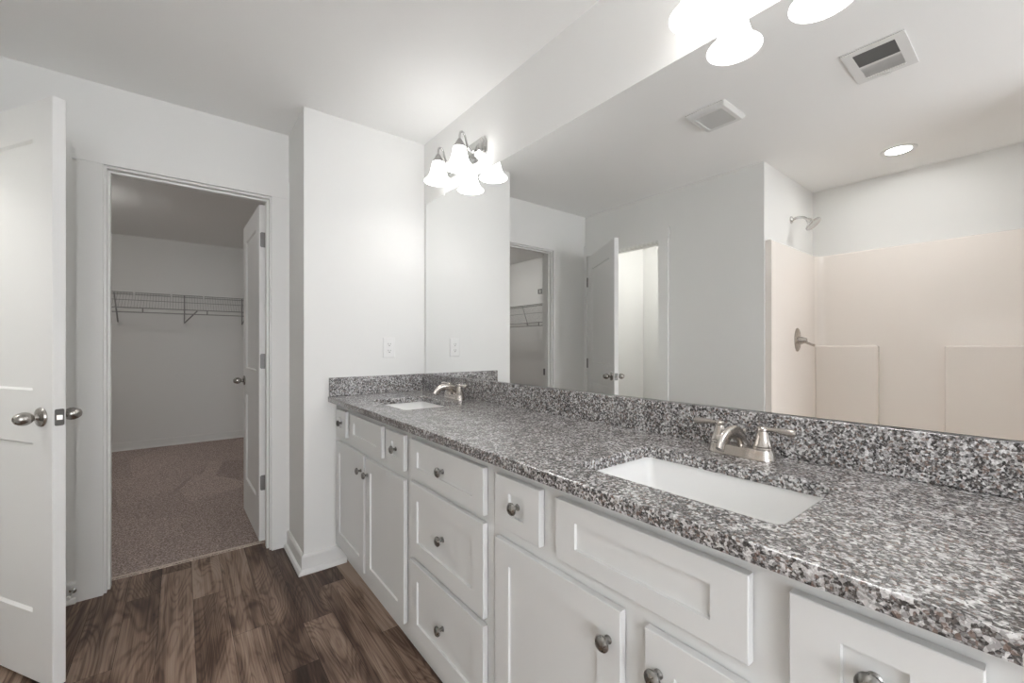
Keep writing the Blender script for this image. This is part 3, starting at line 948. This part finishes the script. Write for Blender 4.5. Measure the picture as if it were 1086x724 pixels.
# ------------------------------------------------------------------ shower
SY = 1.151                       # face of the end panel
SBX = XSB + .035                 # face of the long back panel
def surround():
    e = empty('shower_surround', (-1.2, .43, 0), 'glossy beige moulded shower surround with two ledges, seen in the mirror', 'shower surround')
    x0, x1, y0, y1, zt = XSB + .002, -.752, -.328, YSH - .002, 1.905
    # inside outline runs round three sides with coved corners
    r = .07
    yi0, yi1 = y0 + .040, SY
    def inner(z, s=0.0):
        pts = [(x1, yi1 - s)]
        cx, cy = SBX + r, yi1 - r
        for i in range(9):
            a = math.radians(90 + 90 * i / 8)
            pts.append((cx + (r) * math.cos(a) + s, cy + (r) * math.sin(a) - s))
        cy = yi0 + r
        for i in range(9):
            a = math.radians(180 + 90 * i / 8)
            pts.append((cx + r * math.cos(a) + s, cy + r * math.sin(a) + s))
        pts.append((x1, yi0 + s))
        return [(x, y, z) for x, y in pts]
    def outer(z):
        n = 20
        I = inner(z)
        out = []
        for x, y, _ in I:
            if y > .9: yy = y1
            elif y < 0: yy = y0
            else: yy = y
            out.append((x, y, z))
        pts = [(x1, y1)] + [(x0 + .001, y1)] * 9 + [(x0 + .001, y0)] * 9 + [(x1, y0)]
        return [(x, y, z) for x, y in pts]
    m = MB()
    t = bmesh.new()
    rows = [inner(.40), inner(zt - .010), inner(zt - .003, -.003), inner(zt, -.010), outer(zt), outer(.40)]
    V = [[t.verts.new(p) for p in row] for row in rows]
    for A, B in zip(V, V[1:]):
        for k in range(len(A) - 1):
            try:
                t.faces.new((A[k], A[k + 1], B[k + 1], B[k]))
            except ValueError:
                pass
    # front edges of the two end panels
    t.faces.new([V[i][0] for i in range(6)])
    t.faces.new([V[i][-1] for i in range(6)][::-1])
    bmesh.ops.remove_doubles(t, verts=t.verts[:], dist=1e-6)
    bmesh.ops.dissolve_degenerate(t, edges=t.edges[:], dist=1e-6)
    m.merge(t)
    m.build('wall_panel', M['acrylic'], e, 45)
    # two moulded ledges on the long wall, with the recess between them
    for ya, yb in ((.765, SY - .002), (yi0 + .002, .424)):
        l = MB()
        l.box(SBX - .01, SBX + .055, ya, yb, .40, 1.190, .014, 4)
        l.build('ledge', M['acrylic'], e, 40)
    tub = MB()
    tub.loft([rrect(x0 + .04, x1 - .005, yi0, yi1, .03, .0), rrect(x0 + .04, x1, yi0, yi1, .03, .40), rrect(x0 + .045, x1 - .004, yi0 + .004, yi1 - .004, .03, .41),
              rrect(x0 + .10, x1 - .07, yi0 + .07, yi1 - .07, .08, .41), rrect(x0 + .12, x1 - .085, yi0 + .085, yi1 - .085, .09, .39), rrect(x0 + .17, x1 - .14, yi0 + .18, yi1 - .15, .12, .06)], True, True)
    tub.build('tub', M['acrylic'], e, 40)
surround()

e = empty('shower_fixture', (-1.22, YSH, 2.13), 'brushed metal shower head on a curved arm, seen in the mirror above the beige surround', 'shower head')
MB().lathe([(0, 0), (.027, 0), (.026, .006), (.014, .012), (.011, .018), (0, .018)], axis_mat((-1.22, YSH - .0005, 2.130), (0, -1, 0)), 28).build('flange', M['chrome'], e, 40)
pts = smooth_path([(-1.22, YSH - .01, 2.130), (-1.22, YSH - .045, 2.138), (-1.22, YSH - .085, 2.128), (-1.22, YSH - .115, 2.098)], 6)
MB().tube(pts, .0095, 14, up=(1, 0, 0)).build('arm', M['chrome'], e, 60)
hd = Vector((0, -.66, -.75)).normalized()
MB().lathe([(0, 0), (.012, .0), (.016, .008), (.020, .020), (.026, .034), (.048, .046), (.056, .052), (.057, .060), (.054, .063), (.050, .062), (0, .062)],
           axis_mat(Vector((-1.22, YSH - .105, 2.112)), hd), 36).build('spray_head', M['chrome'], e, 35)

e = empty('shower_valve', (-1.22, SY, 1.232), 'oval nickel shower valve with lever handle on the beige surround, seen in the mirror', 'shower valve')
b = MB()
def oval(rx, rz, d, n=36):
    return [(-1.22 + rx * math.cos(2 * PI * i / n), SY - d, 1.232 + rz * math.sin(2 * PI * i / n)) for i in range(n)]
b.loft([oval(.058, .088, .0004), oval(.058, .088, .004), oval(.050, .079, .010), oval(.030, .045, .014)], True, True)
b.build('escutcheon', M['nickel'], e, 35)
MB().lathe([(0, .010), (.030, .010), (.027, .030), (.020, .055), (.016, .062), (0, .064)], axis_mat((-1.22, SY, 1.226), (0, -1, 0)), 28).build('hub', M['nickel'], e, 35)
pts = [(-1.22, SY - .045, 1.222), (-1.215, SY - .065, 1.210), (-1.205, SY - .095, 1.196), (-1.20, SY - .113, 1.190)]
MB().tube(pts, [.012, .010, .008, .010], 14).build('lever', M['nickel'], e, 50)

# ------------------------------------------------------------------ closet wire shelves
def wire_shelf(label, P, along, out, length, zb, zf1, zf2, depth, spacers, brackets, clips):
    """P: start point on the wall (xy); shelf runs `along`, stands `out` from the wall, back edge at zb, front rods at zf1 and zf2"""
    al, ou = Vector((*along, 0)), Vector((*out, 0))
    P = Vector((*P, 0))
    q = lambda a, o, z: P + al * a + ou * o + Vector((0, 0, z))
    e = empty('wire_shelf', q(length / 2, 0, zb), label, 'shelf', 'closet wire shelves')
    r = .0036
    m = MB()
    n = int(length / .0254)
    for i in range(n + 1):
        a = length * i / n
        m.tube([q(a, .008, zb - .002), q(a, depth, zf1)], .0012, 5, cap=False)
    for o_, z_ in ((.006, zb), (.006, zb - .022), (depth * .5, (zb + zf1) / 2)):
        m.tube([q(0, o_, z_), q(length, o_, z_)], r if o_ < .1 else .003, 8)
    m.tube([q(0, depth, zf1), q(length, depth, zf1)], .005, 8)
    m.build('wire_deck', M['wire'], e, 60)
    f = MB().tube([q(0, depth + .004, zf2), q(length, depth + .004, zf2)], .0055, 8)
    for a in spacers:
        f.tube([q(a, depth, zf1), q(a, depth + .004, zf2)], .006, 8)
    f.build('front_rod', M['wire'], e, 60)
    for top, foot, frontp in brackets:
        b = MB()
        b.tube([q(*top), q(*foot)], .006, 8)
        b.tube([q(*foot), q(*frontp)], .007, 8)
        b.build('bracket', M['wire'], e, 60)
        fc = q(*foot)
        s = .011
        MB().box(fc.x - s, fc.x + s, fc.y - s * .8, fc.y + s * .8, fc.z - .030, fc.z - .004, .002, 1).build('wall_clip', M['plastic'], e)
    for a in clips:
        c = q(a, .008, zb - .010)
        MB().box(c.x - .009, c.x + .009, c.y - .009, c.y + .009, c.z - .018, c.z + .018, .002, 1).build('wall_clip', M['plastic'], e)
X0 = -1.60
wire_shelf('white wire shelf on the back wall of the closet, above the carpet', (X0, YCL), (1, 0), (0, -1), 2.75, 1.793, 1.600, 1.552, .30,
           [-.33 - X0, .245 - X0, .80 - X0], [((-.587 - X0, .012, 1.785), (-.556 - X0, .012, 1.455), (-.545 - X0, .30, 1.59)), ((.033 - X0, .012, 1.79), (.033 - X0, .012, 1.460), (.149 - X0, .30, 1.59)),
            ((.62 - X0, .012, 1.79), (.62 - X0, .012, 1.460), (.66 - X0, .30, 1.59))], [-.42 - X0, -.09 - X0, .22 - X0])
wire_shelf('white wire shelf on the closet side wall, seen in the mirror through the closet doorway', (XCL, 3.3), (0, 1), (1, 0), 2.75, 1.785, 1.500, 1.455, .27,
           [.9, 1.75], [((1.56, .012, 1.785), (1.22, .20, 1.500), (1.20, .27, 1.50))], [1.1, 2.0])
# small open square box on the closet side wall
m = MB()
for a in ((4.44, 4.45, 1.925, 1.995), (4.50, 4.51, 1.925, 1.995), (4.45, 4.50, 1.925, 1.935), (4.45, 4.50, 1.985, 1.995)):
    m.box(XCL + .0004, XCL + .012, *a)
tag(m.build('wall_bracket', M['wire']), 'small square metal bracket above the wire shelf on the closet side wall', 'bracket')
